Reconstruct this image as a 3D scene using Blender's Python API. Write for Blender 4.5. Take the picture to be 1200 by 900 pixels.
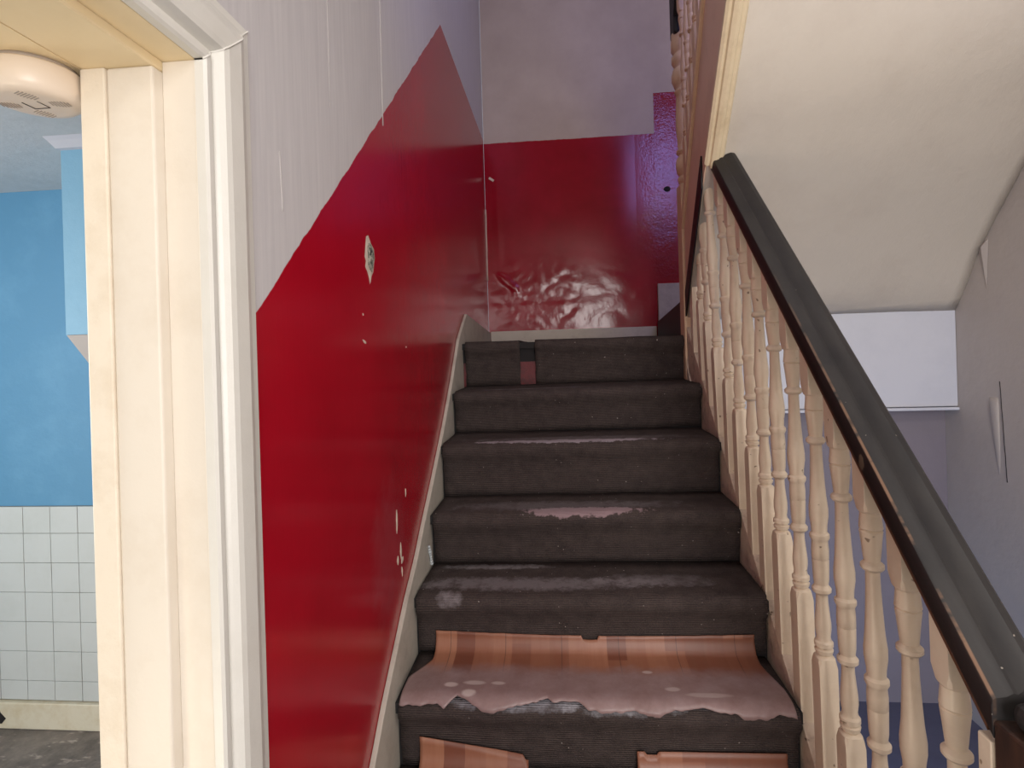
import bpy, bmesh, math, random
from mathutils import Vector, Matrix, noise
random.seed(7)
for o in list(bpy.data.objects): bpy.data.objects.remove(o)
C = bpy.context.scene.collection
SC = bpy.context.scene

# ---------------------------------------------------------------- camera
PSI, PHI, FPX = math.atan(56/650), 0.03, 650.0
F = Vector((-math.sin(PSI), math.cos(PSI), 0)); R0 = Vector((math.cos(PSI), math.sin(PSI), 0)); U0 = Vector((0, 0, 1))
RR = R0*math.cos(PHI) - U0*math.sin(PHI); UU = U0*math.cos(PHI) + R0*math.sin(PHI)
cd = bpy.data.cameras.new('camera'); cam = bpy.data.objects.new('camera', cd); C.objects.link(cam)
cam.matrix_world = Matrix(((RR.x, UU.x, -F.x, 0), (RR.y, UU.y, -F.y, 0), (RR.z, UU.z, -F.z, 0), (0, 0, 0, 1)))
cd.sensor_width = 36; cd.sensor_fit = 'HORIZONTAL'; cd.lens = 36*FPX/1200; cd.shift_y = -39/1200; cd.clip_start = 0.02
SC.camera = cam

# ---------------------------------------------------------------- world, lights, exposure
w = bpy.data.worlds.new('world'); SC.world = w; w.use_nodes = True
w.node_tree.nodes['Background'].inputs[0].default_value = (0.75, 0.85, 1.0, 1); w.node_tree.nodes['Background'].inputs[1].default_value = 0.6
def area(name, loc, aim, sx, sy, power, col):
    l = bpy.data.lights.new(name, 'AREA'); l.shape = 'RECTANGLE'; l.size = sx; l.size_y = sy; l.energy = power; l.color = col
    o = bpy.data.objects.new(name, l); C.objects.link(o); o.location = loc
    o.rotation_euler = (Vector(aim) - Vector(loc)).to_track_quat('-Z', 'Y').to_euler()
    return o
area('front_door_light', (0.62, -1.35, 0.10), (0.3, 2, -0.1), 0.9, 1.6, 54, (1.0, 0.965, 0.94))
area('upstairs_window_light', (1.28, 0.4, 2.05), (1.28, 3.4, 2.05), 0.66, 1.0, 20, (0.33, 0.36, 1.0))
area('landing_fill', (0.4, 1.2, 3.55), (0.4, 1.4, 0), 1.6, 2.0, 20, (1.0, 0.93, 0.88))  # added overhead fill to brighten the stairwell, no ceiling lamp known here
area('kitchen_window_light', (-3.1, 0.55, -0.1), (-1.4, 1.6, -0.2), 1.4, 1.3, 68, (1.0, 0.98, 0.95))
area('kitchen_warm_light', (-1.1, -0.6, -1.3), (-0.75, 0.4, 0.35), 0.6, 0.6, 11, (1.0, 0.84, 0.62))
area('hall_fill', (0.9, 0.1, 1.2), (0.9, 0.5, 0), 0.5, 0.5, 14, (1.0, 0.94, 0.88))  # unseen fill added to lift the hall and right wall, not a fitting
area('under_stair_blue_fill', (0.76, 1.7, -1.40), (0.95, 2.53, -0.95), 0.25, 0.3, 3.2, (0.25, 0.5, 1.0))  # added blue lamp without a known source, tints the wall behind the balusters
SC.view_settings.view_transform = 'Standard'; SC.view_settings.look = 'None'
SC.view_settings.exposure = 0.0; SC.view_settings.gamma = 1; SC.view_settings.use_curve_mapping = False

# ---------------------------------------------------------------- material helpers
def lin(c):
    return tuple(((v/255)/12.92 if v/255 <= 0.04045 else ((v/255+0.055)/1.055)**2.4) for v in c) + (1,)
class NT:
    def __init__(s, name):
        s.m = bpy.data.materials.new(name); s.m.use_nodes = True; s.t = s.m.node_tree; s.n = s.t.nodes; s.l = s.t.links
        s.b = s.n['Principled BSDF']; s.gen = None
    def node(s, kind, **kw):
        n = s.n.new(kind)
        for k, v in kw.items(): setattr(n, k, v)
        return n
    def put(s, v, sock):
        if hasattr(v, 'is_output'): s.l.new(v, sock)
        elif isinstance(v, tuple) and len(v) == 3: sock.default_value = lin(v)
        else: sock.default_value = v
    def coord(s):
        if not s.gen: s.gen = s.node('ShaderNodeTexCoord')
        return s.gen.outputs['Object']
    def uv(s):
        if not s.gen: s.gen = s.node('ShaderNodeTexCoord')
        return s.gen.outputs['UV']
    def xyz(s, vec=None):
        n = s.node('ShaderNodeSeparateXYZ'); s.l.new(vec or s.coord(), n.inputs[0]); return n.outputs
    def scale(s, v, vec=None):
        n = s.node('ShaderNodeMapping'); s.l.new(vec or s.coord(), n.inputs[0]); n.inputs['Scale'].default_value = v; return n.outputs[0]
    def noise(s, sc, vec=None, detail=4, rough=0.6, stretch=None):
        n = s.node('ShaderNodeTexNoise'); s.l.new(s.scale(stretch, vec) if stretch else (vec or s.coord()), n.inputs[0])
        n.inputs['Scale'].default_value = sc; n.inputs['Detail'].default_value = detail; n.inputs['Roughness'].default_value = rough
        return n.outputs['Fac']
    def math(s, op, a, b=0.0, c=None, clamp=False):
        n = s.node('ShaderNodeMath', operation=op); n.use_clamp = clamp
        s.put(a, n.inputs[0]); s.put(b, n.inputs[1])
        if c is not None: s.put(c, n.inputs[2])
        return n.outputs[0]
    def ramp(s, v, a, b):            # 0 below a, 1 above b
        n = s.node('ShaderNodeMapRange'); n.clamp = True; s.put(v, n.inputs[0])
        if a < b: n.inputs[1].default_value = a; n.inputs[2].default_value = b
        else: n.inputs[1].default_value = b; n.inputs[2].default_value = a; n.inputs[3].default_value = 1; n.inputs[4].default_value = 0
        return n.outputs[0]
    def mix(s, f, a, b):
        n = s.node('ShaderNodeMix', data_type='RGBA'); s.put(f, n.inputs[0]); s.put(a, n.inputs[6]); s.put(b, n.inputs[7]); return n.outputs[2]
    def ell(s, x, y, x0, y0, rx, ry, soft=0.5, wob=None, amt=0.5):    # soft elliptical stain mask
        a = s.math('DIVIDE', s.math('SUBTRACT', x, x0), rx); b = s.math('DIVIDE', s.math('SUBTRACT', y, y0), ry)
        d = s.math('ADD', s.math('MULTIPLY', a, a), s.math('MULTIPLY', b, b))
        if wob is not None: d = s.math('ADD', d, s.math('MULTIPLY', s.math('SUBTRACT', wob, 0.5), amt*4))
        return s.ramp(d, 1.0, 1.0-soft)
    def bump(s, h, strength=0.3, dist=0.01):
        n = s.node('ShaderNodeBump'); n.inputs['Strength'].default_value = strength; n.inputs['Distance'].default_value = dist
        s.put(h, n.inputs['Height']); s.l.new(n.outputs[0], s.b.inputs['Normal'])
    def out(s, col, rough=0.5, spec=None):
        s.put(col, s.b.inputs['Base Color']); s.put(rough, s.b.inputs['Roughness'])
        if spec is not None: s.b.inputs['Specular IOR Level'].default_value = spec
        return s.m

def paint(name, c, dirt, rough=0.45, amount=0.35, sc=6, bump=0.15, chips=None):
    t = NT(name); n = t.noise(sc, detail=6, rough=0.7); n2 = t.noise(sc*7, detail=3)
    col = t.mix(t.math('MULTIPLY', t.ramp(n, 0.48, 0.75), amount), c, dirt)
    if chips is not None:
        col = t.mix(t.ramp(t.noise(38, detail=2), 0.70, 0.73), col, chips)
    t.bump(t.math('ADD', n, t.math('MULTIPLY', n2, 0.3)), bump, 0.01)
    return t.out(col, rough)

M = {}
M['cream'] = paint('cream_gloss', (228, 211, 188), (176, 156, 132), 0.33, 0.3, 9, 0.12, (150, 128, 105))
M['cream_string'] = paint('cream_worn_string', (205, 186, 168), (120, 100, 84), 0.55, 0.75, 22, 0.4, (105, 86, 72))
M['casing'] = paint('white_gloss', (216, 213, 205), (186, 180, 166), 0.35, 0.25, 7, 0.12)
M['jamb'] = paint('cream_jamb', (222, 213, 199), (196, 180, 158), 0.4, 0.35, 6, 0.12)
M['jamb_dirty'] = paint('cream_jamb_stained', (226, 215, 197), (186, 160, 126), 0.45, 0.3, 12, 0.2)
M['head'] = paint('cream_head', (232, 212, 172), (214, 190, 146), 0.4, 0.35, 5, 0.1)
M['string_grey'] = paint('off_white_string', (178, 170, 158), (120, 108, 98), 0.55, 0.5, 10, 0.25)
M['skirt'] = paint('skirting_cream', (190, 178, 164), (130, 115, 100), 0.5, 0.4, 12, 0.25)
M['pine'] = paint('upper_cream', (214, 184, 152), (150, 118, 100), 0.5, 0.35, 14, 0.15)
M['pine_face'] = paint('upper_string_pink', (218, 188, 164), (174, 142, 122), 0.5, 0.4, 6, 0.1)
M['moulding'] = paint('upper_moulding', (222, 204, 172), (172, 146, 108), 0.4, 0.4, 14, 0.15)
M['beam'] = paint('beam_white', (204, 206, 214), (178, 182, 192), 0.5, 0.3, 4, 0.15)
M['soffit'] = paint('soffit_plaster', (198, 189, 176), (184, 173, 160), 0.85, 0.5, 3, 0.5)
M['hall_wall'] = paint('hall_plaster', (186, 177, 170), (170, 160, 155), 0.75, 0.5, 3, 0.4)
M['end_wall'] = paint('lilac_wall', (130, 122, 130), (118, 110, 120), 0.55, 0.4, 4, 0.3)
M['white'] = paint('plain_white', (190, 186, 182), (160, 155, 150), 0.8, 0.3, 3, 0.2)
M['kblue'] = paint('kitchen_blue', (84, 140, 176), (104, 158, 192), 0.6, 0.6, 3, 0.35)
M['kblue_light'] = paint('kitchen_blue_light', (118, 166, 194), (132, 178, 204), 0.6, 0.5, 5, 0.3)
M['kceil'] = paint('kitchen_ceiling', (198, 204, 206), (176, 184, 186), 0.7, 0.6, 5, 0.3)
M['kgrout'] = paint('tile_grout', (128, 130, 124), (110, 110, 104), 0.8, 0.3, 10, 0.1)
M['tile'] = paint('tile_white', (198, 204, 202), (180, 186, 180), 0.22, 0.4, 4, 0.05)
M['kskirt'] = paint('kitchen_skirting', (214, 208, 186), (184, 164, 120), 0.5, 0.6, 7, 0.3)
M['dark_hole'] = paint('dark_void', (30, 27, 28), (20, 18, 18), 0.9, 0.3, 10, 0.2)
M['detector'] = paint('detector_plastic', (232, 216, 198), (215, 196, 172), 0.35, 0.3, 8, 0.03)
M['detector_grey'] = paint('detector_grille', (170, 156, 142), (150, 138, 124), 0.5, 0.3, 20, 0.1)
M['flake'] = paint('bare_plaster_flake', (205, 188, 172), (160, 140, 124), 0.8, 0.5, 60, 0.5)
M['carpet_back'] = paint('bare_riser_red', (92, 20, 26), (34, 20, 22), 0.6, 0.9, 30, 0.3)
M['string_fibre'] = paint('white_caulk', (180, 186, 188), (140, 140, 140), 0.7, 0.4, 40, 0.5)
M['lino_back'] = paint('sheet_backing', (40, 34, 34), (70, 60, 60), 0.8, 0.4, 30, 0.3)
M['paper_seam'] = paint('paper_seam', (176, 170, 168), (150, 142, 140), 0.7, 0.3, 12, 0.2)

# black painted rail with rubbed edges
t = NT('black_rail'); n = t.noise(30, detail=5); geo = t.node('ShaderNodeNewGeometry')
col = t.mix(t.ramp(t.noise(9, stretch=(3, 1, 1)), 0.35, 0.7), (32, 30, 31), (45, 42, 41))
X, Y, Z = t.xyz()
wear = t.math('MULTIPLY', t.ramp(t.math('ABSOLUTE', t.math('SUBTRACT', X, 0.5235)), 0.0028, 0.0012), t.ramp(t.noise(16, detail=4, stretch=(.2, 1, 1)), 0.46, 0.56))
wear = t.math('MULTIPLY', wear, t.ramp(Y, 1.45, 1.0))
col = t.mix(t.math('MULTIPLY', wear, 0.85), col, (122, 92, 72))
col = t.mix(t.math('MULTIPLY', t.ramp(X, 0.522, 0.520), 0.6), col, (36, 27, 26))
col = t.mix(t.ell(Y, Z, 1.02, -0.215, 0.010, 0.016, 0.3, n, 0.5), col, (104, 92, 78))
col = t.mix(t.ramp(t.noise(110, detail=1), 0.79, 0.81), col, (130, 122, 114))
t.bump(n, 0.15, 0.004); M['rail'] = t.out(col, t.math('MULTIPLY_ADD', t.noise(7), 0.25, 0.42), 0.35)
t = NT('brown_newel'); col = t.mix(t.ramp(t.noise(8, stretch=(6, 6, 1)), 0.4, 0.65), (44, 28, 22), (66, 42, 30)); M['newel_brown'] = t.out(col, 0.55)
M['rubbed_wood'] = paint('rubbed_brown_wood', (96, 62, 42), (38, 28, 24), 0.5, 0.8, 20, 0.2)
M['black'] = paint('black_paint', (12, 11, 12), (24, 22, 22), 0.55, 0.3, 8, 0.1)

# left wall: grey-white brushed emulsion above a red dado whose edge climbs with the stair
def brushed(t, a, b):
    n = t.noise(7, stretch=(1, 14, 0.6), detail=6, rough=0.65); return t.mix(t.ramp(n, 0.35, 0.68), a, b), n
t = NT('left_wall_paint'); X, Y, Z = t.xyz()
white, nb = brushed(t, (190, 186, 187), (200, 196, 196))
wob = t.math('MULTIPLY', t.math('SUBTRACT', t.noise(11, detail=3), 0.5), 0.02)
diag = t.math('ADD', t.math('MULTIPLY_ADD', Y, 0.878, 0.067-0.878*0.783), wob)
diag = t.math('MINIMUM', diag, 1.336)
isred = t.ramp(t.math('SUBTRACT', diag, Z), -0.001, 0.001)
red = t.mix(t.ramp(t.noise(3, detail=5), 0.3, 0.75), (150, 6, 26), (168, 10, 32))
scuff = t.math('MULTIPLY', t.ell(Y, Z, 1.38, -0.50, 0.16, 0.2, 0.9, t.noise(20), 0.4), 0.35)
red = t.mix(scuff, red, (150, 70, 78))
t.bump(t.math('ADD', nb, t.math('MULTIPLY', t.noise(60, detail=2), 0.2)), 0.10, 0.004)
M['left_wall'] = t.out(t.mix(isred, white, red), t.math('MULTIPLY_ADD', isred, -0.33, 0.52), 0.5)

# back wall: same dado, wrinkled paper low down
t = NT('back_wall_paint'); X, Y, Z = t.xyz()
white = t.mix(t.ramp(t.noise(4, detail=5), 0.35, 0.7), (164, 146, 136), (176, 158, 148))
wob = t.math('MULTIPLY', t.math('SUBTRACT', t.noise(14, detail=3), 0.5), 0.012)
top = t.math('ADD', t.math('MULTIPLY_ADD', t.math('GREATER_THAN', X, 0.622), 0.25, 1.318), wob)
isred = t.ramp(t.math('SUBTRACT', top, Z), -0.001, 0.001)
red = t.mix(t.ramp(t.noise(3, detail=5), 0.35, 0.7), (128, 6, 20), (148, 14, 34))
wr = t.noise(9, detail=6, rough=0.6)
msk = t.math('MAXIMUM', t.ell(X, Z, -0.05, 0.28, 0.75, 0.35, 0.9), t.math('MULTIPLY', t.ramp(X, 0.5, 0.62), 0.9))
fine = t.noise(70, detail=2)
t.bump(t.math('ADD', t.math('MULTIPLY', wr, msk), t.math('MULTIPLY', fine, t.math('MULTIPLY_ADD', t.ramp(X, 0.5, 0.62), 0.35, 0.03))), 0.30, 0.012)
M['back_wall'] = t.out(t.mix(isred, white, red), t.math('MULTIPLY_ADD', isred, -0.34, 0.52), 0.5)

# ribbed carpet, dusty on the treads. UV: u metres across, v metres along the profile
def carpet_mat(name, spots=()):
    t = NT(name); U, V, W_ = t.xyz(t.uv())
    ribs = t.math('SINE', t.math('MULTIPLY', V, 2*math.pi/0.0052))
    ribs = t.math('MULTIPLY', ribs, t.ramp(t.noise(16, vec=t.uv()), 0.3, 0.6))
    n = t.noise(26, vec=t.uv(), detail=6, rough=0.75)
    fib = t.noise(240, vec=t.uv(), detail=2)
    col = t.mix(t.ramp(n, 0.3, 0.75), (44, 38, 38), (70, 61, 60))
    col = t.mix(t.math('MULTIPLY', t.ramp(fib, 0.45, 0.75), 0.45), col, (92, 80, 72))
    col = t.mix(t.math('MULTIPLY', t.ramp(ribs, 0.2, 1.0), 0.4), col, (106, 92, 86))
    for (u, v, ru, rv, c, a) in spots:
        col = t.mix(t.math('MULTIPLY', t.ell(U, V, u, v, ru, rv, 0.9 if a < 0.8 else 0.35, n, 0.95), a), col, c)
    col = t.mix(t.ramp(t.noise(95, vec=t.uv(), detail=1), 0.765, 0.785), col, (170, 160, 155))
    t.bump(t.math('ADD', t.math('MULTIPLY', ribs, 0.35), t.math('ADD', t.math('MULTIPLY', fib, 0.5), n)), 0.6, 0.006)
    return t.out(col, 0.95, 0.15)
DUST = (150, 142, 146)

# wood-print vinyl sheet (flat print of narrow planks), rubbed grey on the tread. UV in metres
def lino_mat(name, foot):
    t = NT(name); U, V, W_ = t.xyz(t.uv())
    cell = t.math('FLOOR', t.math('DIVIDE', U, 0.052)); 
    wn = t.node('ShaderNodeTexWhiteNoise', noise_dimensions='2D'); cmb = t.node('ShaderNodeCombineXYZ')
    t.put(cell, cmb.inputs[0]); t.put(t.math('FLOOR', t.math('ADD', t.math('DIVIDE', V, 0.31), t.math('MULTIPLY', cell, 0.37))), cmb.inputs[1]); t.l.new(cmb.outputs[0], wn.inputs[0])
    col = t.mix(wn.outputs[0], (104, 62, 48), (150, 103, 80))
    grain = t.noise(60, vec=t.uv(), stretch=(1, 0.12, 1), detail=5)
    col = t.mix(t.math('MULTIPLY', t.ramp(grain, 0.35, 0.7), 0.35), col, (120, 62, 44))
    if foot:
        n = t.noise(14, vec=t.uv(), detail=6, rough=0.7); col = t.mix(t.math('MULTIPLY', t.math('LESS_THAN', t.math('FRACT', t.math('DIVIDE', t.math('ADD', U, 0.02), 0.155)), 0.012), 0.7), col, (60, 40, 36))
        d = t.ramp(t.math('ADD', V, t.math('MULTIPLY', t.math('SUBTRACT', n, 0.5), 0.06)), 0.10, 0.15)
        col = t.mix(t.math('MULTIPLY', d, 0.93), col, t.mix(t.ramp(n, 0.3, 0.7), (122, 98, 96), (146, 126, 126)))
        for (u, v, ru, rv, a) in ((-0.30, 0.20, 0.02, 0.012, .8), (-0.25, 0.23, 0.02, 0.014, .8), (-0.24, 0.19, 0.03, 0.01, .6), (0.25, 0.2, 0.02, 0.01, .5), (0.33, 0.22, 0.06, 0.01, .4), (0.2, 0.13, 0.014, 0.007, .6), (-0.18, 0.19, 0.02, 0.008, .6)):
            col = t.mix(t.math('MULTIPLY', t.ell(U, V, u, v, ru, rv, 0.6, n, 0.5), a), col, (190, 176, 172))
    t.bump(grain, 0.08, 0.003)
    return t.out(col, 0.42, 0.4)

# kitchen floor
t = NT('kitchen_floor_paint'); n = t.noise(6, detail=8, rough=0.75)
col = t.mix(t.ramp(n, 0.3, 0.6), (72, 68, 66), (128, 120, 112)); col = t.mix(t.ramp(t.noise(13, detail=5, stretch=(1, 3, 1)), 0.58, 0.68), col, (165, 155, 145))
M['kfloor'] = t.out(col, 0.6); M['floor'] = paint('hall_floor', (86, 88, 112), (66, 68, 92), 0.6, 0.5, 8, 0.2)

# gouged plaster
t = NT('gouged_plaster'); n = t.noise(70, detail=5, rough=0.8)
col = t.mix(t.ramp(n, 0.42, 0.6), (70, 78, 66), (196, 186, 172)); t.bump(n, 0.8, 0.01); M['gouge'] = t.out(col, 0.9)

# ---------------------------------------------------------------- mesh helpers
def link(name, bm, mat, parent=None, smooth=False, bevel=None, solid=None):
    me = bpy.data.meshes.new(name)
    bmesh.ops.recalc_face_normals(bm, faces=bm.faces[:])
    bm.to_mesh(me); bm.free()
    if mat: me.materials.append(M[mat] if isinstance(mat, str) else mat)
    for p in me.polygons: p.use_smooth = smooth
    o = bpy.data.objects.new(name, me); C.objects.link(o)
    if parent: o.parent = parent
    if solid:
        s = o.modifiers.new('solid', 'SOLIDIFY'); s.thickness = solid; s.offset = -1
    if bevel:
        b = o.modifiers.new('bevel', 'BEVEL'); b.width = bevel; b.segments = 2; b.limit_method = 'ANGLE'; b.harden_normals = False
    return o
def box_bm(x0, x1, y0, y1, z0, z1, bm=None):
    bm = bm or bmesh.new()
    v = [bm.verts.new((x, y, z)) for x in (x0, x1) for y in (y0, y1) for z in (z0, z1)]
    for f in ((0, 1, 3, 2), (4, 6, 7, 5), (0, 4, 5, 1), (2, 3, 7, 6), (0, 2, 6, 4), (1, 5, 7, 3)): bm.faces.new([v[i] for i in f])
    return bm
def box(name, x0, x1, y0, y1, z0, z1, mat, parent=None, bevel=None): return link(name, box_bm(x0, x1, y0, y1, z0, z1), mat, parent, bevel=bevel)
def prism_x(name, pts, x0, x1, mat, parent=None, bevel=None, xf=None):     # polygon in (y,z), extruded along x
    bm = bmesh.new(); f = xf or (lambda y: 0)
    a = [bm.verts.new((x0+f(y), y, z)) for y, z in pts]; b = [bm.verts.new((x1+f(y), y, z)) for y, z in pts]
    bm.faces.new(a); bm.faces.new(b[::-1])
    for i in range(len(pts)): j = (i+1) % len(pts); bm.faces.new((a[i], b[i], b[j], a[j]))
    return link(name, bm, mat, parent, bevel=bevel)
def sweep(name, rings, mat, parent=None, smooth=False, caps=True, closed=True):
    bm = bmesh.new(); V = [[bm.verts.new(p) for p in r] for r in rings]; n = len(rings[0])
    for a, b in zip(V, V[1:]):
        for i in range(n if closed else n-1): j = (i+1) % n; bm.faces.new((a[i], a[j], b[j], b[i]))
    if caps and closed: bm.faces.new(V[0]); bm.faces.new(V[-1][::-1])
    return link(name, bm, mat, parent, smooth)
def empty(name, label, cat, loc=(0, 0, 0), group=None, kind=None):
    o = bpy.data.objects.new(name, None); C.objects.link(o); o.location = loc; o.empty_display_size = 0.1
    if kind: o['kind'] = kind
    if label: o['label'] = label
    if cat: o['category'] = cat
    if group: o['group'] = group
    return o
def tag(o, label=None, cat=None, kind=None, group=None):
    if label: o['label'] = label
    if cat: o['category'] = cat
    if kind: o['kind'] = kind
    if group: o['group'] = group
    return o
def struct(o, label=None, cat=None): return tag(o, label, cat, 'structure')

FL = -1.57          # hall floor, camera lens is the origin
XL, XR, YB = -0.445, 1.64, 3.5
STEPS = [(2.420, 0.044), (2.163, -0.157), (1.927, -0.325), (1.741, -0.515), (1.524, -0.683), (1.327, -0.853), (1.115, -1.03), (0.905, -1.21), (0.70, -1.39)]
TILT = [0.001, 0.010, 0.006, 0.009, 0.008, 0.0, 0, 0, 0]
zf = lambda y: -0.03 + 0.916*(y-2.287)                      # top of the outer string
railz = lambda y: 0.633 - 0.93*(1.951-y)                    # underside of the handrail
barz = lambda y: (0.150 + 0.94*(2.376-y)) if y > 1.95 else 0.550+0.84*(1.95-y)                     # underside of the upper string
sx = lambda y: 0.54 - 0.075*(2.40-y)                        # left face of the upper string

# ---------------------------------------------------------------- setting
struct(box('floor', XL, XR, -1.5, YB, FL-0.1, FL, 'floor'), 'hall floor below the stairs')
# left wall as a mesh with the doorway left open (faces only on both sides, closed solid)
bm = bmesh.new()
box_bm(-0.555, XL, 0.69, YB, FL, 3.7, bm); box_bm(-0.555, XL, -0.3, 0.69, 0.41, 3.7, bm); box_bm(-0.555, XL, -1.5, -0.3, FL, 3.7, bm)
wl = struct(link('wall_left', bm, 'left_wall'), 'stairwell wall, grey-white above and glossy red dado below')
# back wall with real wrinkles in the loose paper
bm = bmesh.new(); NX, NZ = 150, 150
def bw(x, z):
    d = 0
    m = max(0, 1-((x+0.12)/0.34)**2-((z-0.34)/0.26)**2)
    d += m**0.6*0.004*abs(noise.noise(Vector((x*13, z*13, 3))))*2 if m > 0 else 0
    m2 = max(0, 1-((x-0.25)/0.38)**2-((z-0.27)/0.22)**2)
    if m2 > 0: d += m2*0.0045*abs(noise.noise(Vector((x*4.5, z*6, 9))))*2
    m3 = max(0, 1-((x+0.37)/0.03)**2-((z-0.75)/0.4)**2); d += m3*0.002
    # one torn fold
    u = (x+0.30)*0.8+(z-0.44)*0.6; v = -(x+0.30)*0.6+(z-0.44)*0.8
    e = ((x+0.31)*0.75-(z-0.43)*0.66)/0.09; g = ((x+0.31)*0.66+(z-0.43)*0.75)/0.028
    k = max(0, 1-e*e-g*g); d += 0.009*k**0.5
    return d
xs = [XL+0.001+(XR-XL-0.002)*i/NX for i in range(NX+1)]
zs = [0.02+(1.45-0.02)*j/NZ for j in range(NZ+1)] + [2.2, 3.7]
G = [[bm.verts.new((x, YB-bw(x, z), z)) for z in [-1.57]+zs] for x in xs]
for i in range(NX):
    for j in range(len(G[0])-1): bm.faces.new((G[i][j], G[i+1][j], G[i+1][j+1], G[i][j+1]))
Bk = [[bm.verts.new((x, YB+0.1, z)) for z in (-1.57, 3.7)] for x in (XL+0.001, XR-0.001)]
bm.faces.new((Bk[0][0], Bk[0][1], Bk[1][1], Bk[1][0]))
wb = link('wall_back', bm, 'back_wall', smooth=True); struct(wb, 'wall behind the landing, red wrinkled dado under pale paint')
struct(box('wall_right', XR, XR+0.1, -1.5, YB+0.1, FL, 3.7, 'hall_wall'), 'grey hall wall on the right with a loose paper crease')
struct(box('wall_front', XL, XR, -1.6, -1.5, FL, 3.7, 'white'))
struct(box('ceiling', -0.555, XR+0.1, -1.6, YB+0.1, 3.7, 3.8, 'white'))
struct(box('floor', XL+0.001, XR-0.001, -1.5, 1.0, 1.25, 1.45, 'white'), 'upper hall floor out of view above the camera')
# beam, landing underside, end wall
bb = box('trim_1', 0.59, XR-0.001, 2.45, 2.75, -0.285, 0.118, 'beam', bevel=0.003); struct(bb, 'white boxed-in landing edge under the sloping ceiling')
box('bottom_lip', 0.59, XR-0.002, 2.440, 2.75, -0.300, -0.288, 'beam', bb, 0.002)
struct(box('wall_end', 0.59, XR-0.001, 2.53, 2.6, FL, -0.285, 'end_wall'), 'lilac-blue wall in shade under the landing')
# landing floor
struct(box('floor', XL+0.001, 1.63, 2.455, YB-0.025, -0.05, 0.030, 'dark_hole'), 'half landing floor')
# sloping soffit under the upper flight
Rc = [(2.452, 0.112), (2.415, 0.165), (2.375, 0.228), (2.340, 0.290), (2.300, 0.352), (2.22, 0.445), (2.097, 0.587), (1.80, 0.88), (1.40, 1.25)]
bm = bmesh.new(); N = 24; rows = []
for k, (yr, zr) in enumerate(Rc):
    yl = 2.452-(2.452-yr)*1.0; s = (2.452-yr)/(2.452-1.40); yl = 2.452-1.05*s; zl = max(0.112, barz(yl)-0.0+0.01)
    zl = 0.112+(zl-0.112)*min(1, s*6+0.0001)
    row = []
    for i in range(N+1):
        u = i/N; w_ = u**2.2
        y = yl*(1-w_)+yr*w_; z = zl*(1-w_)+zr*w_ + 0.006*noise.noise(Vector((u*4, y*4, 0)))
        row.append(bm.verts.new((0.545*(1-u)+(XR-0.001)*u - (0.075*(2.40-y))*(1-u), y, z)))
    rows.append(row)
for a, b in zip(rows, rows[1:]):
    for i in range(N): bm.faces.new((a[i], a[i+1], b[i+1], b[i]))
so = link('ceiling', bm, 'soffit', smooth=True, solid=-0.03); struct(so, 'sloping plaster underside of the upper flight')

# ---------------------------------------------------------------- kitchen
KY, KX0, KC = 2.23, -3.2, 0.758
kw = struct(box('wall_kitchen', KX0, -0.556, KY, KY+0.1, FL, KC, 'kblue'), 'blue kitchen wall with white tiles below')
struct(box('wall_kitchen', KX0-0.1, KX0, -1.2, KY+0.1, FL, KC, 'kblue'))
struct(box('wall_kitchen', KX0, -0.556, -1.3, -1.2, FL, KC, 'kblue'))
struct(box('ceiling', KX0-0.1, -0.556, -1.3, KY+0.1, KC, KC+0.05, 'kceil'), 'bluish white kitchen ceiling')
struct(box('floor', KX0, -0.446, -1.2, KY, FL-0.1, FL-0.002, 'kfloor'), 'dirty grey kitchen floor')
P = 0.0573*KY; tz = -0.275*KY
box('tile_backing', KX0+0.001, -0.56, KY-0.010, KY-0.001, FL+0.115, tz, 'kgrout', kw)
tm = None; c0 = -1.051*KY
for i in range(-4, 8):
    for j in range(7):
        x0 = c0+(i-1)*P
        if x0+P > -0.57: continue
        z1 = tz-j*P+(0 if j == 0 else 0.012); z0 = tz-(j+1)*P+0.012
        z0 = max(z0, FL+0.118)
        if z1-z0 < 0.01: continue
        o = box('tile', x0+0.0012, x0+P-0.0012, KY-0.015-random.uniform(0, .001), KY-0.008, z0+0.0012, z1-0.0012, 'tile', kw, 0.001)
sk = struct(box('baseboard_kitchen', KX0+0.01, -0.57, KY-0.03, KY-0.001, FL, FL+0.112, 'kskirt', bevel=0.003), 'peeling cream kitchen skirting board under the tiles')
bm = bmesh.new()      # patch where the paint has come off the skirting
pv = [(-2.60, 0.02), (-2.455, 0.022), (-2.435, 0.045), (-2.46, 0.07), (-2.475, 0.11), (-2.60, 0.111)]
bm.faces.new([bm.verts.new((x, KY-0.0315, FL+z)) for x, z in pv]); link('bare_patch', bm, 'dark_hole', sk, solid=0.0012)
# chimney breast with sloping underside and cornice
cb = empty('wall_chimney', None, None, (-1.3, 2.0, 0.1), kind='structure'); cb['label'] = 'light blue chimney breast with a white sloping underside'
def put(o, p):
    o.parent = p; o.matrix_parent_inverse = Matrix.Translation(-p.location); return o
put(prism_x('upper_block', [(1.77, 0.10), (1.77, KC), (KY-0.002, KC), (KY-0.002, 0.10)], -1.69, -0.56, 'kblue_light'), cb)
put(prism_x('sloping_underside', [(1.771, 0.099), (KY-0.002, 0.099), (KY-0.002, -0.42)], -1.689, -0.56, 'white'), cb)
cr = prism_x('cornice', [(1.77, 0.735), (1.75, 0.735), (1.72, 0.75), (1.70, 0.7575), (1.77, 0.7575)], -1.69, -0.56, 'beam'); put(cr, cb)
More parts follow.
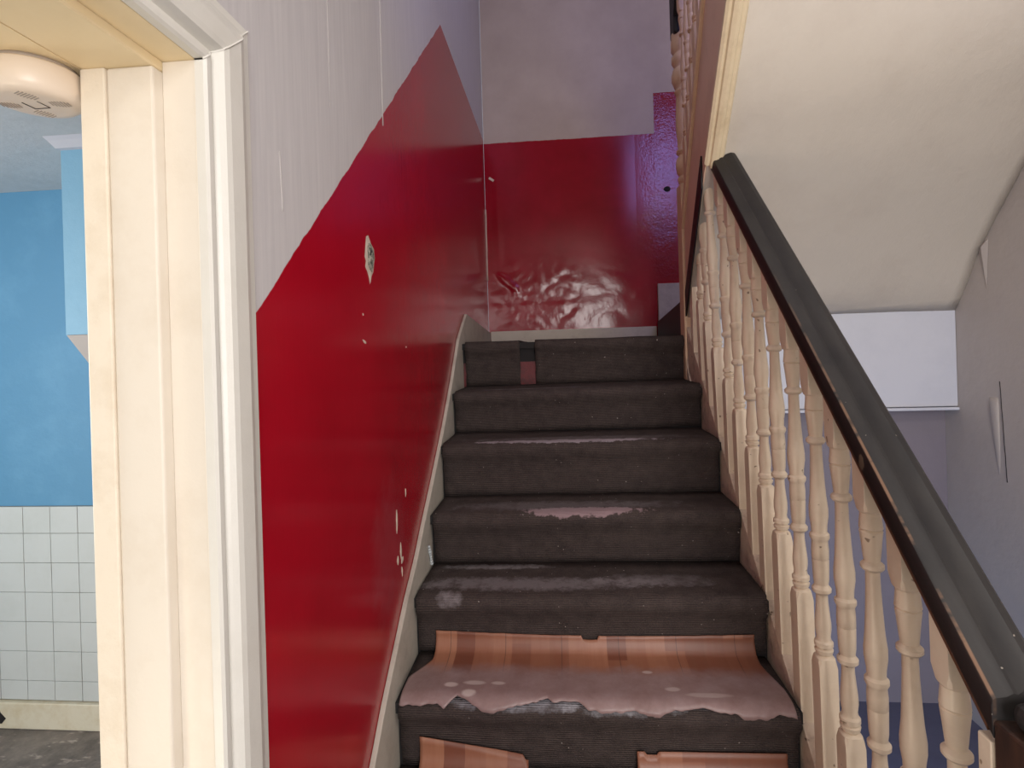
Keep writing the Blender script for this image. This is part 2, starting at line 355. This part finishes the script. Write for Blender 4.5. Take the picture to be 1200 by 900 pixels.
# lowered cream ceiling just inside the kitchen door
struct(box('ceiling', -1.30, -0.584, -0.3, 0.70, 0.366, 0.42, 'head'), 'low cream ceiling panel just inside the doorway')
struct(box('wall_over_doorway', -1.30, -0.584, 0.66, 0.70, 0.42, KC, 'kceil'))

# ---------------------------------------------------------------- doorway trim
d = empty('door_1', 'cream painted doorway lining and architrave at far left', None, (-0.5, 0.67, FL), kind='structure')
put(box('jamb_lining', -0.490, -0.446, 0.661, 0.689, FL, 0.378, 'jamb', bevel=0.0015), d)
put(box('door_stop', -0.551, -0.490, 0.644, 0.689, FL, 0.366, 'jamb', bevel=0.003), d)
put(box('edge_strip', -0.584, -0.551, 0.641, 0.689, FL, 0.366, 'jamb_dirty', bevel=0.002), d)
put(box('head_lining', -0.490, -0.446, -0.3, 0.689, 0.378, 0.409, 'head', bevel=0.001), d)
put(box('head_stop', -0.584, -0.490, -0.3, 0.689, 0.366, 0.409, 'head', bevel=0.003), d)
prof = [(0, 0), (0, .011), (.004, .014), (.011, .014), (.015, .007), (.024, .007), (.028, .013), (.033, .019), (.042, .021), (.070, .021), (.080, .018), (.092, .009), (.104, .005), (.117, .004), (.118, 0)]
y0, z0 = 0.659, 0.378
v1 = [[Vector((XL+p, y0+u, FL)) for u, p in prof], [Vector((XL+p, y0+u, z0+u*0.85)) for u, p in prof]]
v2 = [[Vector((XL+p, y0+u, z0+u*0.85)) for u, p in prof], [Vector((XL+p, -0.3, z0+u*0.85)) for u, p in prof]]
put(sweep('architrave', v1, 'casing'), d); put(sweep('architrave', v2, 'casing'), d)
rng = [[Vector((XL+p+.0006, y0+u, z0+u*.85)) + Vector((math.cos(a)*.0012, 0, math.sin(a)*(.0014+.0008*random.random()))) for a in (0, 1.57, 3.14, 4.71)] for u, p in prof]
put(sweep('mitre_filler', rng, 'casing'), d)

# smoke alarm
sm = empty('smoke_alarm', 'round cream plastic smoke alarm under the doorway head', 'smoke alarm', (-0.636, 0.634, 0.366))
def lathe_bm(pr, n=48, bm=None, cx=0, cy=0):
    bm = bm or bmesh.new(); rings = []
    for r, z in pr: rings.append([bm.verts.new((cx+r*math.cos(2*math.pi*i/n), cy+r*math.sin(2*math.pi*i/n), z)) for i in range(n)] if r > 1e-5 else [bm.verts.new((cx, cy, z))])
    for a, b in zip(rings, rings[1:]):
        for i in range(n):
            j = (i+1) % n
            if len(a) == 1: bm.faces.new((a[0], b[j], b[i]))
            elif len(b) == 1: bm.faces.new((a[i], a[j], b[0]))
            else: bm.faces.new((a[i], a[j], b[j], b[i]))
    return bm
link('base_plate', lathe_bm([(0, 0), (.044, 0), (.044, -.005), (0, -.005)]), 'detector_grey', sm, True)
link('housing', lathe_bm([(0, -.005), (.047, -.005), (.050, -.008), (.0505, -.032), (.048, -.039), (.042, -.0435), (.034, -.0445), (0, -.0445)]), 'detector', sm, True)
bm = bmesh.new()
for (cx, cy, a) in ((-.030, -.004, .3), (.030, .002, .3), (-.012, .024, 1.2), (.012, -.024, 1.2)):
    for k in range(7):
        t_ = (k-3)*0.0032; L = 0.0075*math.sqrt(max(.1, 1-(t_/.013)**2)); ca, sa = math.cos(a), math.sin(a)
        m_ = Matrix.Translation((cx+t_*ca, cy+t_*sa, -0.0446)) @ Matrix.Rotation(a, 4, 'Z') @ Matrix.Diagonal((0.0014, 2*L, 0.0006, 1))
        bmesh.ops.create_cube(bm, size=1, matrix=m_)
tag(link('grille', bm, 'detector_grey', sm), kind='stuff')
bm = bmesh.new()
for (x0, y1, wx, wy) in ((-.010, .0, .0010, .018), (.010, .0, .0006, .018), (0, .009, .020, .0008)):
    bmesh.ops.create_cube(bm, size=1, matrix=Matrix.Translation((x0, y1, -0.0447)) @ Matrix.Diagonal((wx, wy, 0.0008, 1)))
link('test_button_gap', bm, 'dark_hole', sm)

# ---------------------------------------------------------------- lower staircase
st = empty('staircase', 'lower stair flight with cream turned balusters and black handrail', 'staircase', (0.05, 1.5, FL))
LS = [(3.47, 0.117), (2.59, 0.179), (2.48, 0.12), (2.369, 0.055), (2.209, -0.106), (2.018, -0.273), (1.831, -0.419), (1.678, -0.530), (1.585, -0.603), (1.479, -0.668), (1.383, -0.740), (1.271, -0.825), (1.20, -0.889), (0.9, -1.15), (0.55, -1.45), (0.55, FL+.002), (0.75, FL+.002), (3.47, -0.06)]
put(prism_x('wall_string', LS, XL+0.0005, -0.4315, 'string_grey', bevel=0.002), st)
put(prism_x('outer_string', [(2.44, zf(2.44)), (0.70, zf(0.70)), (0.70, FL+.002), (0.80, FL+.002), (2.44, zf(2.44)-0.33)], 0.538, 0.590, 'cream_string', bevel=0.002), st)
for i, (y, z) in enumerate(STEPS):
    ynx = STEPS[i-1][0]+0.055 if i else 2.46
    zn = STEPS[i+1][1] if i+1 < len(STEPS) else FL
    put(box('tread', -0.431, 0.537, y+0.012, ynx, z-0.035, z-0.008, 'dark_hole'), st)
    put(box('riser', -0.431, 0.537, y+0.036, y+0.052, zn-0.008, z-0.035, 'carpet_back' if i == 0 else 'dark_hole'), st)
# balusters
H0 = 0.855
prof_b = [(.292, .0185), (.294, .0145), (.296, .0150), (.299, .0185), (.306, .0188), (.309, .0160), (.311, .0160), (.314, .0188), (.322, .0188), (.326, .0165), (.334, .0150), (.350, .0172), (.365, .0172), (.385, .0150), (.410, .0128), (.425, .0124), (.428, .0160), (.432, .0188), (.439, .0192), (.444, .0165), (.447, .0150), (.460, .0168), (.500, .0180), (.502, .0172), (.504, .0182), (.525, .0184), (.541, .0172), (.544, .0185), (.549, .0196), (.556, .0196), (.561, .0165), (.575, .0172), (.595, .0188), (.612, .0190), (.640, .0172), (.680, .0148), (.720, .0130), (.750, .0124), (.752, .0170), (.756, .0190), (.762, .0190), (.766, .0165), (.768, .0140), (.780, .0155), (.800, .0175), (.822, .0188), (.8245, .0180), (.827, .0192), (.850, .0184), (.855, .0182)]
def square_ring(s, p, z, n=24):
    out = []
    for i in range(n):
        a = 2*math.pi*(i+0.5)/n; c, d_ = math.cos(a), math.sin(a)
        k = (abs(c)**p+abs(d_)**p)**(-1/p); out.append(Vector((s*k*c, s*k*d_, z)))
    return out
def sq4(s, z, n=24):
    out = []
    for i in range(n):
        a = 2*math.pi*(i+0.5)/n; c, d_ = math.cos(a), math.sin(a); k = s/max(abs(c), abs(d_)); out.append(Vector((k*c, k*d_, z)))
    return out
def snap(r, s):           # push the two points around each corner onto it for a crisp block
    for v in r:
        if abs(abs(v.x)-abs(v.y)) < s*0.3: v.x = math.copysign(s, v.x); v.y = math.copysign(s, v.y)
    return r
def baluster(y, foot, topf, parent, mat, hs=1.0, xc=0.556, botf=None, lean=0.015):
    S = 0.019; rings = []
    def zb(v, z): return z
    H = topf(y)-foot
    b0 = snap(sq4(S, 0), S)
    if botf:
        for v in b0: v.z = botf(y+v.y)-foot
    else:
        for v in b0: v.z = zf(y+v.y)-zf(y) + 0.0005
    rings.append(b0); L = 0.292*hs
    seq = [(L-.022, 'b'), (L-.010, 6), (L-.003, 3.2)]
    for z, k in seq:
        r = snap(sq4(S, z), S) if k == 'b' else square_ring(S, k, z)
        rings.append(r)
    for z, r in [(a, b if b > .0187 else b*.93) for a, b in prof_b]: rings.append([Vector((r*math.cos(2*math.pi*(i+.5)/24), r*math.sin(2*math.pi*(i+.5)/24), z*hs)) for i in range(24)])
    T = H0*hs
    rings += [square_ring(S, 3.2, T+.004), square_ring(S, 6, T+.012), snap(sq4(S, T+.024), S)]
    topr = snap(sq4(S, H), S)
    keep = [r for r in rings if max(v.z for v in r) < H-0.02]
    last = keep[-1]; tz_ = []
    for v in last:
        s = 1.0
        tz_.append(Vector((v.x*s, v.y*s, topf(y+v.y)-foot+0.004)))
    if len(keep) == len(rings):
        tz_ = [Vector((v.x, v.y, topf(y+v.y)-foot+0.004)) for v in topr]
    keep.append(tz_)
    rr = [[v+Vector((xc-lean*v.z, y-0.012*v.z, foot)) for v in r] for r in keep]
    bm = bmesh.new(); V = [[bm.verts.new(p) for p in r] for r in rr]; n = 24
    for k, (a, b) in enumerate(zip(V, V[1:])):
        for i in range(n): j = (i+1) % n; bm.faces.new((a[i], a[j], b[j], b[i]))
    bm.faces.new(V[0]); bm.faces.new(V[-1][::-1])
    bmesh.ops.remove_doubles(bm, verts=bm.verts[:], dist=0.00002)
    o = link('baluster', bm, mat, None, True)
    for p in o.data.polygons:
        nz = p.normal; c = p.center.z-foot
        if (c < 0.27*hs or c > (H0+.03)*hs) : p.use_smooth = False
    try: o.data.set_sharp_from_angle(angle=math.radians(28))
    except Exception: pass
    return put(o, parent)
fy = [2.287, 2.172, 2.076, 1.971, 1.860, 1.762, 1.654, 1.558, 1.457, 1.348, 1.240, 1.136, 1.032, 0.930, 0.828]
for k, y in enumerate(fy):
    yc = y+0.019
    topf = (lambda q: railz(q)) if yc < 1.94 else (lambda q: barz(q)+0.01)
    baluster(yc, zf(yc), topf, st, 'cream', lean=0.015 if yc < 1.94 else (0.556-sx(yc)-0.022)/(barz(yc)-zf(yc)))
# handrail, swept on the rake
rp = [(.5215, .000), (.520, .004), (.5195, .028), (.5215, .0325), (.5245, .034), (.538, .0355), (.546, .0385), (.551, .0375), (.556, .0400), (.566, .0455), (.577, .0480), (.588, .0455), (.596, .0375), (.600, .027), (.600, .006), (.596, .000)]
rings = []
for k in range(25):
    y = 0.735+(2.015-0.735)*k/24; rings.append([Vector((x, y, railz(y)+h*1.45)) for x, h in rp])
hr = put(sweep('handrail', rings, 'rail', smooth=True), st); hr['label'] = 'black handrail, rubbed to brown wood along its edge'
hr.data.set_sharp_from_angle(angle=math.radians(27))
put(prism_x('rail_underfillet', [(0.745, railz(.745)-.006), (1.94, railz(1.94)-.006), (1.94, railz(1.94)+.002), (0.745, railz(.745)+.002)], .5212, .592, 'rubbed_wood'), st)
# black fillet under the upper string
q0, q1 = 1.90, 2.395
bar = prism_x('black_fillet', [(1.955, barz(1.96)-.004), (2.40, barz(2.40)-.004), (2.40, barz(2.40)+.10), (1.955, barz(1.96)+.108)], .534, .5395, 'black', xf=lambda q: -0.075*(2.40-q))
put(bar, st)
# bottom newel
nb_ = put(box('newel_post', .522, .612, .645, .737, FL, -0.475, 'newel_brown', bevel=.004), st); nb_['label'] = 'dark brown newel post at the foot of the handrail'
put(box('newel_cap', .530, .625, .630, .722, -0.472, -0.440, 'rail', bevel=.012), st)
put(box('half_baluster', .5215, .560, .739, .764, zf(.75)+.004, railz(.75)-.022, 'cream', bevel=.003), st)
# top newel
put(box('newel_post', .530, .612, 2.405, 2.487, -0.33, 0.690, 'pine', bevel=.004), st)
tp = [(0, .690), (.030, .690), (.038, .700), (.041, .712), (.041, .722), (.036, .728), (.036, .733), (.044, .742), (.048, .775), (.045, .800), (.036, .815), (.036, .822), (.044, .828), (.044, .838), (.037, .845), (.038, .87), (.043, .93), (.043, .98), (.040, 1.04), (.038, 1.08), (.045, 1.088), (.045, 1.096), (.038, 1.104), (.046, 1.115), (.055, 1.14), (.056, 1.16), (.050, 1.185), (.040, 1.195), (.047, 1.205), (.054, 1.22), (.054, 1.24), (.045, 1.252), (.046, 1.256), (.054, 1.27), (.055, 1.30), (.052, 1.32), (.052, 1.34), (0, 1.34)]
o = link('newel_turning', lathe_bm(tp, 40, None, .571, 2.446), 'pine', None, True); put(o, st)
put(prism_x('newel_foot', [(2.40, -.05), (2.40, -.34), (2.30, -.30), (2.33, -.17), (2.39, -.10)], .532, .590, 'cream_string', bevel=.004), st)

# ---------------------------------------------------------------- upper flight
up = empty('staircase', 'upper stair flight rising back overhead, seen from below', 'staircase', (0.6, 2.4, 0.05))
capz = lambda y: 0.584+1.06*(2.359-y)
ff = lambda y: -0.075*(2.40-y)
facetop = lambda y: capz(y)-0.035
q0 = 1.25
put(prism_x('closed_string', [(1.95, barz(1.95)+.012), (2.404, barz(2.404)+.012), (2.404, facetop(2.404)), (q0, facetop(q0)), (q0, barz(q0)+.012)], 0.540, 0.580, 'pine_face', xf=ff), up)
put(prism_x('string_cap', [(2.40, capz(2.40)-.045), (2.40, capz(2.40)), (q0, capz(q0)), (q0, capz(q0)-.045)], 0.527, 0.595, 'pine', xf=ff, bevel=.003), up)
mp = [(-.002, .03), (-.006, .02), (-.006, -.002), (.002, -.008), (.010, -.006), (.014, -.016), (.026, -.020), (.036, -.016), (.040, -.008), (.050, -.006), (.056, .004), (.056, .03)]
put(sweep('bottom_moulding', [[Vector((sx(y)+a, y, barz(y)+b)) for a, b in mp] for y in (1.89, 1.7, 1.45, q0)], 'moulding'), up)
for k, y in enumerate((2.345, 2.25, 2.155, 2.06, 1.965)):
    baluster(y, capz(y)-.001, lambda q: capz(q)+0.86, up, 'pine', hs=0.90, xc=0.560+ff(y), botf=lambda q: capz(q)-.002)
rl = [(.520, 0), (.518, .03), (.535, .05), (.56, .058), (.585, .05), (.602, .03), (.60, 0)]
put(sweep('handrail', [[Vector((x+ff(y), y, capz(y)+.855+h)) for x, h in rl] for y in (2.40, 1.9, 1.4)], 'black'), up)
put(box('newel_cap', .522, .612, 2.40, 2.492, 1.325, 1.62, 'black', bevel=.012), up)
# winder step by the newel
put(prism_x('winder_riser', [(0, 0), (1, 1), (1, 0)], 0, 1, 'dark_hole'), up)
w0 = up.children[-1]; bpy.data.objects.remove(w0)
bm = bmesh.new(); A = [(0.548, 2.492, .031), (0.600, 3.455, .031), (0.600, 3.455, .150), (0.548, 2.492, .205)]
B = [(1.62, 2.492, .031), (1.62, 3.455, .031), (1.62, 3.455, .150), (1.62, 2.492, .205)]
a = [bm.verts.new(p) for p in A]; b = [bm.verts.new(p) for p in B]; bm.faces.new(a); bm.faces.new(b[::-1])
for i in range(4): bm.faces.new((a[i], b[i], b[(i+1) % 4], a[(i+1) % 4]))
put(link('winder_step', bm, 'black'), up)
# skirting on the landing
s1 = struct(box('baseboard_back', XL+.015, 0.598, YB-.026, YB-.001, .030, .124, 'skirt', bevel=.003), 'cream skirting along the back of the landing')
s2 = box('raised_section', 0.612, 1.2, YB-.030, YB-.001, .12, .385, 'skirt', s1, .003)

# ---------------------------------------------------------------- carpet
cp = empty('stair_carpet', 'worn dark brown ribbed carpet covering the lower steps', 'carpet', (0.05, 1.5, -0.3))
SPOTS = {1: [(0.2, .03, .5, .02, DUST, .3), (-.35, .30, .2, .012, DUST, .3)],
         2: [(0.02, .335, .3, .012, (175, 160, 168), .85), (0, .33, .5, .02, DUST, .4)],
         3: [(0.00, .02, .45, .03, DUST, .35)],
         4: [(-.1, .10, .5, .05, DUST, .5), (-.2, .04, .22, .02, (160, 155, 160), .5), (-.33, .15, .04, .03, DUST, .6), (.25, .08, .2, .04, DUST, .3)],
         5: [(-.1, .2, .35, .03, (140, 138, 146), .6), (.1, .22, .12, .03, (150, 148, 152), .55)]}
def step_profile(i):
    y, z = STEPS[i]; yb = STEPS[i-1][0]+0.028 if i else YB-.028
    zn = STEPS[i+1][1] if i+1 < len(STEPS) else FL
    p = []
    n = 5 if i else 14
    for k in range(n): p.append((yb+(y+.032-yb)*k/(n-1), z+.001 if k else z+.004))
    p += [(y+.018, z-.002), (y+.008, z-.007), (y+.002, z-.016), (y, z-.027), (y+.003, z-.040), (y+.010, z-.053), (y+.018, z-.066)]
    m = 5
    for k in range(1, m+1): p.append((y+.020+.008*k/m, z-.066+(zn+.004-z+.066)*k/m))
    return p
def strip(i, x0, x1, mat, seed):
    pr = step_profile(i); N = max(3, int((x1-x0)/0.02)); bm = bmesh.new(); uvl = bm.loops.layers.uv.new('uv')
    s = [0]
    for a, b in zip(pr, pr[1:]): s.append(s[-1]+math.dist(a, b))
    g = []
    for k, (y, z) in enumerate(pr):
        row = []
        for j in range(N+1):
            x = x0+(x1-x0)*j/N; u = (x+.43)/.96; til = TILT[i]*u
            e = 0.003*noise.noise(Vector((x*7, k*.5, seed)))
            if j in (0, N): x += 0.003*noise.noise(Vector((k*.8, seed, j)))
            row.append((bm.verts.new((x, y+e, z+til+e*.6)), (x, s[k])))
        g.append(row)
    for a, b in zip(g, g[1:]):
        for j in range(N):
            q = (a[j], a[j+1], b[j+1], b[j]); f = bm.faces.new([v[0] for v in q])
            for lp, v in zip(f.loops, q): lp[uvl].uv = v[1]
    bmesh.ops.recalc_face_normals(bm, faces=bm.faces[:])
    o = link('carpet_strip', bm, mat, None, True, solid=None)
    me = o.data
    if sum(p.normal.y for p in me.polygons) > 0: me.flip_normals()
    sd = o.modifiers.new('solid', 'SOLIDIFY'); sd.thickness = .007; sd.offset = -1
    return put(o, cp)
for i in range(len(STEPS)):
    # tread length, so dust marks can be set by distance from the back of each tread
    tl = (STEPS[i-1][0]-STEPS[i][0]) if i else 1.05
    sp = {0: [], 1: [(-.1, tl-.02, .3, .02, DUST, .35)], 2: [(0.0, tl-.005, .34, .022, (160, 148, 156), .8), (.05, tl-.05, .45, .05, DUST, .25)],
          3: [(.06, tl+.004, .20, .030, (146, 124, 128), .95), (0, tl-.05, .42, .06, DUST, .3)],
          4: [(-.12, tl-.06, .45, .05, DUST, .45), (-.22, .035, .2, .02, (170, 164, 168), .5), (-.33, tl+.02, .04, .035, DUST, .6), (.25, tl-.08, .2, .05, DUST, .3)],
          5: [(-.12, tl+.005, .22, .03, (150, 148, 156), .65), (.12, tl+.01, .16, .03, (160, 158, 164), .6), (.3, tl+.0, .1, .02, (120, 122, 130), .5)]}.get(i, [])
    m_ = carpet_mat('carpet_%s' % 'abcdefghij'[i], sp)
    if i == 0: strip(i, -.418, -.176, m_, 1); strip(i, -.108, .533, m_, 2)
    else: strip(i, -.424+.003*(i % 2), .535-.003*(i % 3), m_, i*3.1)

# ---------------------------------------------------------------- vinyl sheets
def sheet(name, label, prof_, uvals, x0, x1, mat, edge=None, topedge=None, grp=None):
    """prof_: (y,z) path of the sheet from its top to its bottom, edge(x) trims the far end by arc length"""
    s = [0]
    for a, b in zip(prof_, prof_[1:]): s.append(s[-1]+math.dist(a, b))
    T = s[-1]
    def at(d_):
        d_ = max(0, min(T, d_))
        for k in range(len(s)-1):
            if d_ <= s[k+1]: break
        f = (d_-s[k])/(s[k+1]-s[k]); a, b = prof_[k], prof_[k+1]; return a[0]+(b[0]-a[0])*f, a[1]+(b[1]-a[1])*f
    N, K = uvals; bm = bmesh.new(); uvl = bm.loops.layers.uv.new('uv'); g = []
    for j in range(N+1):
        u = j/N; col = []
        t0 = topedge(u) if topedge else 0; t1 = edge(u) if edge else T
        for k in range(K+1):
            d_ = t0+(t1-t0)*k/K; y, z = at(d_); xx0 = x0(d_) if callable(x0) else x0; xx1 = x1(d_) if callable(x1) else x1
            x = xx0+(xx1-xx0)*u; col.append((bm.verts.new((x, y, z)), (x, d_)))
        g.append(col)
    for a, b in zip(g, g[1:]):
        for k in range(K):
            q = (a[k], b[k], b[k+1], a[k+1]); f = bm.faces.new([v[0] for v in q])
            for lp, v in zip(f.loops, q): lp[uvl].uv = v[1]
    o = link(name, bm, mat, None, True)
    if sum(p.normal.y for p in o.data.polygons) > 0: o.data.flip_normals()
    sd = o.modifiers.new('solid', 'SOLIDIFY'); sd.thickness = .0025; sd.offset = 1
    return tag(o, label, 'vinyl flooring', group=grp)
y5, z5 = STEPS[4]; y6, z6 = STEPS[5]
LIFT = .004
pA = [(y5+.018, z5-.100), (y5+.020, z5-.118), (y5+.014, z6+.034), (y5+.004, z6+.018), (y5-.016, z6+.009), (y5-.05, z6+.006), (y5-.12, z6+.006), (y6+.03, z6+.006), (y6+.012, z6+.002), (y6+.000, z6-.010), (y6-.004, z6-.02)]
pA = [(a-.003 if k > 8 else a, b+(LIFT if k > 3 else 0)) for k, (a, b) in enumerate(pA)]
LT = sum(math.dist(a, b) for a, b in zip(pA, pA[1:]))
tears = [(0, -.012), (.05, -.012), (.10, -.018), (.118, -.006), (.15, -.038), (.19, -.02), (.22, -.002), (.25, 0), (.28, -.010), (.33, -.02), (.37, -.030), (.385, -.036), (.40, -.026), (.43, -.029), (.47, -.028), (.49, -.012), (.53, -.006), (.57, -.008), (.60, -.012), (.64, -.004), (.67, 0), (.69, -.012), (.73, -.016), (.78, -.022), (.82, -.012), (.85, -.012), (.875, 0), (.93, -.002), (.96, -.012), (1, -.004)]
def tear(u):
    for (a, va), (b, vb) in zip(tears, tears[1:]):
        if a <= u <= b: v = va+(vb-va)*(u-a)/(b-a); break
    return LT+v+0.004*noise.noise(Vector((u*60, 0, 0)))
def topA(u):
    v = 0.010*math.sin(math.pi*u)
    if .47 < u < .52: v += .011
    return v+.0015*noise.noise(Vector((u*25, 3, 0)))
sheet('vinyl_sheet', 'torn wood-print vinyl sheet curling across one whole step', pA, (220, 26), lambda d_: -.372-.045*min(1, max(0, (d_-.09)/.08)), lambda d_: .498+.020*min(1, max(0, (d_-.09)/.10)), lino_mat('vinyl_print_torn', True), tear, topA, 'wood-print vinyl pieces on the steps')
y7, z7 = STEPS[6]
pB = [(y6+.012, z6-.085), (y6+.016, z6-.12), (y6+.010, z7+.03), (y6-.01, z7+.010), (y6-.05, z7+.007), (y7+.03, z7+.006)]
mB = lino_mat('vinyl_print', False)
sheet('vinyl_sheet', 'slanting wood-print vinyl offcut on the bottom visible riser, left side', pB, (40, 14), -.372, -.105, mB, None, lambda u: (0.004+.040*u+(0.010 if u > .97 else 0)), 'wood-print vinyl pieces on the steps')
sheet('vinyl_sheet', 'wood-print vinyl offcut with a nicked top edge on the bottom visible riser, right side', pB, (60, 14), .155, .500, mB, None, lambda u: (0.026-.006*u-(0.0 if u > .12 else 0.0)+(.008 if .05 < u < .14 else 0)), 'wood-print vinyl pieces on the steps')

# ---------------------------------------------------------------- wall damage and small details
def blob(name, pts, x, nrm, mat, parent, th=0.0015):       # ragged flake on a wall: polygon (y,z), fanned and roughened
    bm = bmesh.new(); n = len(pts); cy = sum(p[0] for p in pts)/n; cz = sum(p[1] for p in pts)/n
    c = bm.verts.new((x+nrm*th*1.5, cy, cz)); r1 = [bm.verts.new((x+nrm*th*(0.8+.8*random.random()), cy+(a-cy)*.7, cz+(b_-cz)*.7)) for a, b_ in pts]
    r2 = [bm.verts.new((x+nrm*0.0002, a, b_)) for a, b_ in pts]
    for i in range(n): j = (i+1) % n; bm.faces.new((c, r1[i], r1[j])); bm.faces.new((r1[i], r2[i], r2[j], r1[j]))
    return link(name, bm, mat, parent)
def ragged(cy, cz, ry, rz, n=12, rot=0):
    out = []
    for i in range(n):
        a = 2*math.pi*i/n; r = 0.65+.5*random.random(); u, v = ry*r*math.cos(a), rz*r*math.sin(a)
        out.append((cy+u*math.cos(rot)-v*math.sin(rot), cz+u*math.sin(rot)+v*math.cos(rot)))
    return out
gp = [(1.268, .276), (1.283, .284), (1.300, .262), (1.322, .245), (1.325, .215), (1.318, .190), (1.312, .165), (1.300, .150), (1.292, .128), (1.285, .118), (1.280, .140), (1.268, .160), (1.256, .172), (1.262, .192), (1.255, .205), (1.260, .235)]
gp = [(a, .284-(.284-b)*.7) for a, b in gp]
blob('plaster_rim', gp, XL, 1, 'flake', wl, .0015)
gp2 = [(1.276, .255), (1.292, .262), (1.314, .240), (1.316, .215), (1.308, .186), (1.298, .164), (1.284, .168), (1.270, .186), (1.272, .215), (1.266, .235)]
gp2 = [(a, .284-(.284-b)*.72) for a, b in gp2]
blob('gouged_hole', gp2, XL+.0020, 1, 'gouge', wl, .003)
blob('dark_cavity', ragged(1.286, .242, .009, .012), XL+.005, 1, 'dark_hole', wl, .001)
for (cy, cz, ry, rz, ro) in ((1.236, .031, .013, .0035, -.3), (1.441, -.438, .006, .036, -.10), (1.469, -.532, .008, .030, 0), (1.480, -.56, .014, .010, .3), (1.440, -.548, .006, .014, 0), (1.475, -.59, .004, .016, .1), (1.53, -.39, .003, .016, 0), (1.232, .093, .003, .003, 0), (1.58, .02, .004, .003, 0)):
    blob('paint_chip', ragged(cy, cz, ry, rz, 10, ro), XL, 1, 'flake', wl, .0012)
# cracked seam in the corner and along the wall paper joints
def ridge(name, pts, r, mat, parent):
    rings = [[Vector(p)+Vector((r*math.cos(a), r*.7*math.sin(a), 0)) for a in [2*math.pi*i/6 for i in range(6)]] for p in pts]
    return sweep(name, rings, mat, parent, True)
ridge('cracked_corner', [(XL+.002+.002*random.random(), YB-.004, z) for z in [.45+.05*i for i in range(10)]], .0035, 'flake', wl)
ridge('paper_seam', [(XL, 1.436-.0016*i, 1.5-.1*i) for i in range(10)], .0022, 'paper_seam', wl)
ridge('paper_seam', [(XL, .868+.0006*i, .335-.012*i) for i in range(9)], .0016, 'paper_seam', wl)
ridge('paper_seam', [(XL, 1.08, 1.2-.1*i) for i in range(8)], .0010, 'paper_seam', wl)
bm = bmesh.new()
for (x, z) in ((-.40, 1.09),): bmesh.ops.create_cube(bm, size=1, matrix=Matrix.Translation((x, YB-.003, z)) @ Matrix.Rotation(.6, 4, 'Y') @ Matrix.Diagonal((.035, .004, .014, 1)))
link('plaster_chip', bm, 'flake', wb)
bm = bmesh.new(); bmesh.ops.create_icosphere(bm, subdivisions=2, radius=.022, matrix=Matrix.Translation((.69, YB, .97)) @ Matrix.Diagonal((1, .2, .8, 1))); link('dark_dent', bm, 'dark_hole', wb, True)
# right wall: bulging crease with a split beside it, and the paper fold under the soffit
wr_ = [o for o in bpy.data.objects if o.name == 'wall_right'][0]
rings = []
for k in range(15):
    f = k/14; z = -.232-.30*f; yc = 2.262-.018*f; rr_ = .022*(1-f)**.6+.002; ht = .009*min(1, f*9+.12)*(1-f)**.8+.0006
    rings.append([Vector((XR-ht*math.sin(math.pi*j/8)+.001, yc-rr_*math.cos(math.pi*j/8), z)) for j in range(9)])
sweep('paper_crease', rings, 'hall_wall', wr_, True)
ridge('paper_split', [(XR-.0005, 2.228-.002*k+.002*random.random(), -.17-.034*k) for k in range(12)], .0016, 'dark_hole', wr_)
bm = bmesh.new(); vs = [bm.verts.new(p) for p in ((XR-.001, 2.32, .352), (XR-.010, 2.29, .345), (XR-.001, 2.262, .375), (XR-.001, 2.278, .18))]
bm.faces.new((vs[0], vs[1], vs[3])); bm.faces.new((vs[1], vs[2], vs[3])); bm.faces.new((vs[0], vs[2], vs[1])); link('paper_fold', bm, 'hall_wall', wr_)
# caulk at the foot of one riser and the fluff stuck on the black fillet
bm = bmesh.new()
for k in range(8): bmesh.ops.create_icosphere(bm, subdivisions=1, radius=.005+.003*random.random(), matrix=Matrix.Translation((-.427, y5+.215-.004*k, z5+.012+.009*k)))
put(link('caulk_smear', bm, 'string_fibre', None, True), st)
